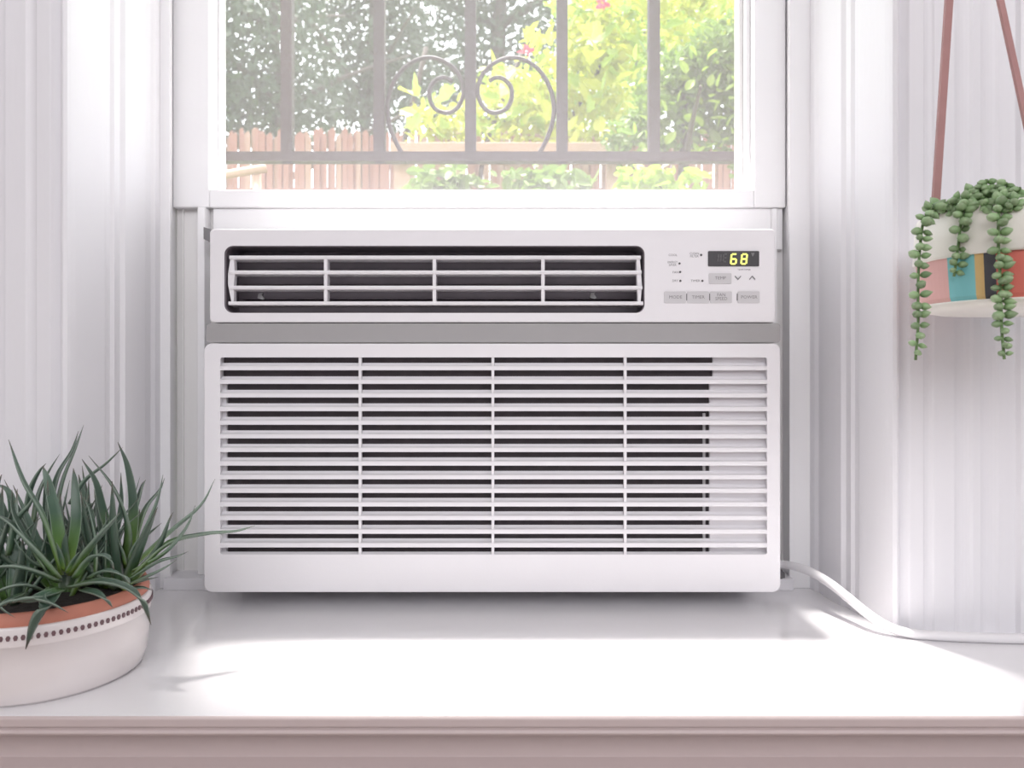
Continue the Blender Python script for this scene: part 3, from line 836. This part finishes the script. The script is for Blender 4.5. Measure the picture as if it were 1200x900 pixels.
def strand(path, n_pairs, ln_):
    cs = catmull(path, 8)
    stem = MB().tube(cs, 0.0011, 5).build('strand', 'stem_green', hp)
    L_ = len(cs) - 1
    for i in range(n_pairs):
        t = (i + 0.3) / n_pairs * L_; k = min(int(t), L_ - 1); p = cs[k].lerp(cs[k + 1], t - k)
        tang = (cs[k + 1] - cs[k]).normalized()
        a0 = i * 1.35 + random.uniform(-0.3, 0.3)
        for s in (0, 1):
            a = a0 + s * math.pi
            u = Vector((math.cos(a), -0.75 * abs(math.sin(a)) - 0.1, 0)); u = (u - tang * u.dot(tang)).normalized()
            g = ln_ * random.uniform(0.85, 1.15) * (1 - 0.35 * max(0, (i / n_pairs - 0.75)) * 4)
            bead(stem, p + u * 0.0006, u + tang * random.uniform(-0.25, 0.2) + Vector((0, 0, random.uniform(-.2, .3))), g)
random.seed(5)
strand([P(1112, 243, .610), P(1095, 244, .597), P(1083, 258, .595), P(1078, 292, .596), P(1076, 335, .597), P(1076, 380, .597), P(1073, 422, .597)], 23, 0.0090)
def fr(px, py, off=0.006):
    a = math.radians(pot_angle(px)); x, y = HX + (HR + off) * math.cos(a), HYD + (HR + off) * math.sin(a)
    return P(px, py, y)
strand([fr(1140, 226, -0.012), fr(1129, 240, 0.002), fr(1126, 262, 0.006), fr(1122, 296, 0.006), fr(1118, 324, 0.006)], 13, 0.0094)
strand([fr(1174, 228, -0.012), fr(1171, 246, 0.002), fr(1170, 280, 0.006), fr(1172, 320, 0.006), fr(1173, 350, 0.004), fr(1174, 385, 0.003), fr(1177, 421, 0.003)], 24, 0.0092)
# mound on top of the pot
mound_paths = [
    [fr(1128, 248, -0.02), fr(1136, 236, -0.016), fr(1146, 224, -0.01), fr(1152, 214, -0.008)],
    [fr(1150, 246, -0.02), fr(1154, 226, -0.016), fr(1156, 210, -0.012)],
    [fr(1165, 246, -0.02), fr(1172, 224, -0.016), fr(1180, 214, -0.012)],
    [fr(1185, 246, -0.02), fr(1186, 228, -0.016), fr(1196, 220, -0.012)],
    [fr(1110, 248, -0.015), fr(1108, 243, -0.010), fr(1098, 244, -0.006), fr(1087, 247, -0.003)],
    [fr(1122, 248, -0.02), fr(1122, 238, -0.012), fr(1114, 236, -0.006)],
    [fr(1140, 246, -0.03), fr(1142, 230, -0.03), fr(1138, 220, -0.03)],
    [fr(1175, 246, -0.03), fr(1168, 232, -0.03), fr(1162, 222, -0.03)],
    [fr(1195, 246, -0.03), fr(1202, 235, -0.02), fr(1210, 232, -0.01)],
    [fr(1160, 246, -0.01), fr(1158, 238, -0.004), fr(1150, 242, 0.0)],
    [fr(1190, 246, -0.01), fr(1190, 238, -0.003), fr(1184, 248, 0.003)],
    [fr(1134, 246, -0.012), fr(1140, 240, -0.006), fr(1136, 246, 0.0)]]
for mp_ in mound_paths: strand(mp_, 6, 0.0084)

# ------------------------------------------------------------------ outside: ironwork, fence, rail, shrubs, trees
struct(MB().box(-14, 14, 1.05, 30, 0.35, 0.5).build('ground', 'lawn'), 'grassy yard beyond the window', 'ground')
wo = MB(); wo.box(-2.3, -0.47, 1.05, 1.10, 0.4, 3.1); wo.box(0.41, 2.3, 1.05, 1.10, 0.4, 3.1); wo.box(-0.47, 0.41, 1.05, 1.10, HEAD + 0.03, 3.1); wo.box(-0.47, 0.41, 1.05, 1.10, 0.4, 0.78)
struct(wo.build('wall_outside', 'brick_wall'), 'outer brick face of the house wall', 'wall')
GD = 1.42
gg = empty('security_grille', P(551, 186, GD), 'dark iron security grille with twin scrolls outside the window', 'window grille')
GT = 2.35
rz0, rz1 = P(0, 190.5, GD).z, P(0, 179.5, GD).z
for px in (231, 337, 445, 551.5, 658.5, 766, 872):
    x = (px - 600) / F * GD; h = 6.4 / F * GD
    MB().box(x - h, x + h, GD - h, GD + h, rz0, GT).build('upright_bar', 'iron', gg)
MB().box((215 - 600) / F * GD, (888 - 600) / F * GD, GD - 0.012, GD + 0.012, rz0, rz1).build('bottom_rail', 'iron', gg)
MB().box((215 - 600) / F * GD, (888 - 600) / F * GD, GD - 0.012, GD + 0.012, GT - 0.02, GT).build('top_rail', 'iron', gg)
for px in (219, 884):
    x = (px - 600) / F * GD
    for z in (rz0 + 0.006, GT - 0.012): MB().box(x - 0.008, x + 0.008, 1.095, GD, z - 0.008, z + 0.008).build('wall_arm', 'iron', gg)
sc_pts = [(628, 190), (641, 168), (650, 145), (652, 122), (646, 100), (634, 82), (618, 71), (602, 67.5), (586, 71), (572, 80), (563, 93), (560, 107), (564, 121), (573, 130.5),
          (584, 132), (595, 127), (601, 115), (600, 102), (592, 93), (582, 91), (574, 95)]
for s in (1, -1):
    q = [P(551.5 + s * (x - 551.5) * 0.97, y, GD - 0.004) for x, y in sc_pts]
    MB().tube(catmull(q, 4), 2.7 / F * GD, 6).build('scroll', 'iron', gg)

# picket fence
FD = 4.0
fen = empty('picket_fence', (0, FD, 0.5), 'reddish wooden picket fence with uneven tops at the back of the yard', 'fence')
random.seed(3)
x = -2.6; i = 0
base_picks = []
for mname in ('picket_red', 'picket_pale'):
    wd = 0.025; zt_ = 1.75
    me_o = MB().prism([(-wd / 2, 0.5), (wd / 2, 0.5), (wd / 2, zt_ + 0.48), (0.004, zt_ + 0.5), (-wd / 2, zt_ + 0.486)], 'y', FD - 0.006, FD + 0.006).build('picket', mname, fen)
    base_picks.append(me_o)
first = {0: True, 1: True}
while x < 2.4:
    k = 0 if random.random() < 0.6 else 1
    if first[k]: o = base_picks[k]; first[k] = False
    else:
        o = base_picks[k].copy(); COL.objects.link(o); o.parent = fen
    top = P(0, random.uniform(148, 160), FD).z - 0.5
    o.location = (x, (i % 2) * 0.0125 - 0.006, 0.0); i += 1
    sx = random.uniform(0.8, 1.25)
    o.scale = (sx, 1, top / 1.75)
    o.rotation_euler = (0, random.uniform(-0.006, 0.006), 0)
    x += 0.025 * sx - random.uniform(0.004, 0.009)
for z in (0.85, 1.35, 1.93): MB().box(-2.62, 2.42, FD + 0.0135, FD + 0.05, z, z + 0.06).build('fence_rail', 'picket_red', fen)

# pale rail on posts in front of the shrub
RD = 3.3
rail = empty('garden_rail', P(600, 190, RD) * 1.0, 'pale wooden rail on posts in front of the yellow-green shrubs', 'rail')
rail.location.z = 0.5
z0, z1 = P(0, 192, RD).z, P(0, 168, RD).z
MB().box((458 - 600) / F * RD, (738 - 600) / F * RD, RD - 0.02, RD + 0.02, z0, z1).build('rail_board', 'beam_wood', rail, bevel=0.004)
for px in (470, 601, 722):
    xx = (px - 600) / F * RD; MB().box(xx - 0.035, xx + 0.035, RD + 0.021, RD + 0.075, 0.5, z1 - 0.01).build('post', 'beam_wood', rail)
bd = MB(); p0 = P(262, 206, 3.7); p1 = P(312, 197, 3.75)
bd.tube([Vector((p0.x - 0.5, p0.y, p0.z - 0.08)), p1], 0.022, 6, flat=0.6)
bd.tube([Vector((p1.x - 0.05, p1.y + 0.015, p1.z - 0.02)), Vector((p1.x - 0.05, p1.y + 0.015, 0.5))], 0.02, 6)
tag(bd.build('slanted_plank', 'beam_wood'), 'short slanted pale plank leaning before the picket fence', 'plank')

# leaves
def leaf_shape(kind):
    if kind == 'lobed':
        o2 = [(0, 0), (0.30, 0.10), (0.52, 0.02), (0.42, 0.26), (0.56, 0.48), (0.30, 0.55), (0.24, 0.78), (0, 1.0), (-0.24, 0.78), (-0.30, 0.55), (-0.56, 0.48), (-0.42, 0.26), (-0.52, 0.02), (-0.30, 0.10)]
    elif kind == 'oval':
        o2 = [(0, 0), (0.22, 0.2), (0.30, 0.5), (0.18, 0.82), (0, 1), (-0.18, 0.82), (-0.30, 0.5), (-0.22, 0.2)]
    else:
        o2 = [(0, 0), (0.26, 0.45), (0, 1), (-0.26, 0.45)]
    return o2
def leaf_verts(o2, p, dirv, nrm, size, cup=0.18):
    """a cupped leaf: outline plus a midrib point"""
    y = dirv.normalized(); x = y.cross(nrm)
    if x.length < 1e-3: x = Vector((1, 0, 0))
    x.normalize(); z = x.cross(y)
    vs = [p + (x * a + y * b + z * (cup * (abs(a) * 1.4 - b * b * 0.6))) * size for a, b in o2]
    mid = p + (y * 0.45 - z * cup * 0.25) * size
    return vs + [mid], [(i, (i + 1) % len(o2), len(o2)) for i in range(len(o2))]
def rand_dir():
    while True:
        v = Vector((random.uniform(-1, 1), random.uniform(-1, 1), random.uniform(-1, 1)))
        if 0.05 < v.length < 1: return v.normalized()
def blob(c, r):
    v = rand_dir() * (random.random() ** 0.4)
    return Vector((c[0] + v.x * r[0], c[1] + v.y * r[1], c[2] + v.z * r[2]))
def foliage(blobs, n, size, kind, name, m, parent, droop=0.3):
    mb = MB(); o2 = leaf_shape(kind)
    wts = [b[1][0] * b[1][2] for b in blobs]
    for _ in range(n):
        c, r = random.choices(blobs, wts)[0]
        p = blob(c, r); d = rand_dir(); d.z -= droop; nr = rand_dir(); nr.z += 0.8; nr.y -= 0.5
        vs, fs = leaf_verts(o2, p, d, nr, size * random.uniform(0.6, 1.35))
        mb.add(vs, fs)
    return mb.build(name, m, parent, kind='stuff')
def trunk(parent, base, top, r0, r1, wob=0.1, branches=4, rise=0.5):
    pts = [base.lerp(top, k / 6) + Vector((random.uniform(-wob, wob), random.uniform(-wob, wob), 0)) * (0 if k == 0 else 1) for k in range(7)]
    t = MB().tube(catmull(pts, 3), [r0 + (r1 - r0) * k / 18 for k in range(19)], 9).build('trunk', 'bark', parent)
    for k in range(branches):
        q = pts[2 + k % 4]; a = random.uniform(0, 2 * math.pi); ln_ = (top - base).length * random.uniform(0.2, 0.35)
        e = q + Vector((math.cos(a) * ln_, math.sin(a) * ln_, ln_ * rise))
        MB().tube(catmull([q, q.lerp(e, 0.5) + Vector((0, 0, 0.05)), e], 4), [r1 * 0.9 * (1 - j / 10) + 0.004 for j in range(9)], 6).build('branch', 'bark', t)

# dark trees beyond the fence
random.seed(11)
def B(px, py, d, rx, ry, rz): p = P(px, py, d); return ((p.x, p.y, p.z), (rx / F * d, ry, rz / F * d))
def tree(px, d, r0, blobs, n, size, m, label):
    b = Vector(((px - 600) / F * d, d, 0.5))
    t = empty('tree', b, label, 'tree', 'dark trees beyond the fence')
    trunk(t, b, P(px + 6, -60, d), r0, r0 * 0.45, 0.05, 8)
    foliage([B(q[0], q[1], d, q[2], q[3], q[4]) for q in blobs], n, size, 'oval', 'foliage', m, t)
    return t
tree(322, 7.0, 0.07, [(250, 60, 95, 0.9, 110), (335, 80, 70, 0.9, 90), (280, 130, 100, 0.6, 45), (300, -60, 110, 0.9, 80)], 8000, 0.068, 'leaf_dark', 'dark broad tree above the left end of the picket fence')
tree(428, 9.4, 0.09, [(420, 40, 80, 0.9, 110), (470, 90, 75, 0.9, 70), (390, 130, 80, 0.7, 40), (430, -60, 110, 0.9, 80)], 7000, 0.085, 'leaf_dark_b', 'dark tree beyond the fence, second from the left')
tree(583, 11.8, 0.20, [(520, 40, 70, 0.9, 100), (600, 40, 70, 0.9, 90), (540, 120, 80, 0.7, 45), (560, -60, 110, 0.9, 80)], 5400, 0.105, 'leaf_dark', 'tall dark tree with thick trunk seen behind the grille scrolls')
tree(745, 14.2, 0.18, [(680, 50, 80, 0.9, 100), (780, 50, 90, 0.9, 100), (720, -60, 110, 0.9, 80)], 4200, 0.13, 'leaf_dark_b', 'dark tree mostly hidden behind the yellow-green shrub')

# yellow-green broad-leaved shrub: the leaves one sees singly, then the mass behind
def leaf_proto(kind, m, cup):
    o2 = leaf_shape(kind); vs, fs = leaf_verts(o2, Vector((0, 0, 0)), Vector((0, 1, 0)), Vector((0, 0, 1)), 1.0, cup)
    me = bpy.data.meshes.new('leaf'); me.from_pydata([tuple(v) for v in vs], [], fs); me.materials.append(MATS[m]); return me
PROT = [leaf_proto('lobed', 'leaf_yellow', 0.2), leaf_proto('lobed', 'leaf_lime', 0.12), leaf_proto('oval', 'leaf_yellow', 0.2)]
def single_leaves(parent, regions, n, size, protos):
    off = world_loc(parent)
    for _ in range(n):
        x0, x1, y0, y1, d0, d1 = random.choices(regions, [(r[1] - r[0]) * (r[3] - r[2]) for r in regions])[0]
        p = P(random.uniform(x0, x1), random.uniform(y0, y1), random.uniform(d0, d1))
        o = bpy.data.objects.new('leaf', random.choice(protos)); COL.objects.link(o); o.parent = parent
        o.location = p - off
        s = size * random.uniform(0.65, 1.3); o.scale = (s, s, s)
        o.rotation_euler = (random.uniform(0.3, 1.5), random.uniform(-0.7, 0.7), random.uniform(-2.2, 2.2))
random.seed(17)
def B(px, py, d, rx, ry, rz): p = P(px, py, d); return ((p.x, p.y, p.z), (rx / F * d, ry, rz / F * d))
sh = empty('broadleaf_shrub', Vector(((600 - 600) / F * 3.75, 3.72, 0.5)), 'yellow-green shrub with broad lobed leaves behind the wooden rail', 'shrub')
for dx in (-0.35, -0.1, 0.12, 0.4):
    b = Vector((dx, 3.72, 0.5)); MB().tube(catmull([b, b + Vector((dx * 0.1, 0.0, 0.8)), b + Vector((dx * 0.5, -0.02, 1.5)), b + Vector((dx * 0.9 + 0.25, 0, 2.1))], 4), 0.012, 6).build('stem', 'bark', sh)
regs = [(480, 560, 108, 168, 3.40, 3.62), (560, 655, 78, 170, 3.40, 3.64), (600, 660, 45, 90, 3.45, 3.66), (655, 762, -10, 100, 3.42, 3.66), (655, 740, 100, 168, 3.45, 3.66), (762, 870, -15, 55, 3.42, 3.66), (690, 870, -60, 0, 3.42, 3.7)]
single_leaves(sh, regs, 290, 0.088, PROT)
foliage([B(520, 145, 3.68, 42, 0.05, 28), B(610, 125, 3.70, 60, 0.06, 50), B(700, 60, 3.70, 55, 0.07, 80), B(690, 140, 3.70, 60, 0.06, 45), B(810, 10, 3.7, 75, 0.07, 45)], 2600, 0.040, 'oval', 'foliage', 'leaf_yellow', sh)
random.seed(18)
s2 = empty('leafy_shrub', Vector(((790 - 600) / F * 3.0, 3.0, 0.5)), 'dense greyish green shrub of small leaves at the right edge of the glass', 'shrub')
b = Vector(((800 - 600) / F * 3.0, 3.0, 0.5)); trunk(s2, b, b + Vector((0, 0, 1.8)), 0.03, 0.012, 0.02, 4)
foliage([B(800, 120, 3.0, 62, 0.10, 70), B(840, 90, 3.0, 45, 0.1, 75), B(740, 165, 3.02, 36, 0.08, 30), B(880, 120, 3.0, 60, 0.1, 90)], 3800, 0.034, 'oval', 'foliage', 'leaf_mid', s2)
single_leaves(s2, [(742, 870, 60, 190, 2.86, 2.93)], 130, 0.052, [leaf_proto('oval', 'leaf_lime', 0.15), leaf_proto('oval', 'leaf_mid', 0.15), leaf_proto('oval', 'leaf_lime', 0.2)])
s3 = empty('bushy_shrub', Vector((0.17, 4.9, 0.5)), 'lime green bush filling in behind the broad-leaved shrub', 'shrub')
trunk(s3, Vector((0.17, 4.9, 0.5)), Vector((0.2, 4.9, 2.6)), 0.04, 0.015, 0.03, 4)
foliage([B(620, 130, 4.9, 70, 0.25, 55), B(720, 95, 4.9, 80, 0.25, 90), B(820, 50, 4.9, 80, 0.25, 80), B(700, 10, 4.9, 60, 0.2, 50)], 4200, 0.056, 'oval', 'foliage', 'leaf_lime', s3)
# low plants under the rail
random.seed(19)
for k, (px, py, d, rx, rz, m_, lab) in enumerate(((520, 214, 3.05, 40, 20, 'leaf_mid', 'low green plant under the left end of the wooden rail'),
                                 (640, 214, 3.08, 62, 20, 'leaf_mid', 'low green plant under the middle of the wooden rail'),
                                 (775, 216, 2.6, 58, 20, 'leaf_lime', 'low pale green plant under the right end of the wooden rail'))):
    p = P(px, py, d)
    s4 = empty('low_plant', Vector((p.x, p.y, 0.5)), lab, 'plant', 'low plants under the rail')
    MB().tube([Vector((p.x, p.y, 0.5)), Vector((p.x, p.y, p.z))], 0.012, 6).build('stem', 'bark', s4)
    foliage([((p.x, p.y, p.z), (rx / F * d, 0.1, rz / F * d)), ((p.x, p.y, p.z - 0.25), (rx / F * d, 0.16, 0.25))], 750, 0.06, 'oval', 'foliage', m_, s4)
# red blossoms
def blossom(px, py, d, r, label):
    c = P(px, py, d)
    e = empty('blossom', c, label, 'flower', 'red blossoms in the shrubs')
    for k in range(11):
        a = random.uniform(0, 2 * math.pi)
        dv = Vector((math.cos(a), random.uniform(-0.9, 0.2), math.sin(a)))
        vs, fs = leaf_verts(leaf_shape('oval'), c + rand_dir() * r * 0.3, dv, rand_dir() + Vector((0, -1, 0)), r * random.uniform(0.5, 1.1), 0.3)
        MB().add(vs, fs).build('petal', 'petal_red', e)
blossom(618, 61, 3.36, 0.036, 'red blossom just above the right grille scroll')
blossom(706, 3, 3.36, 0.040, 'red blossom at the top of the glass between two bars')
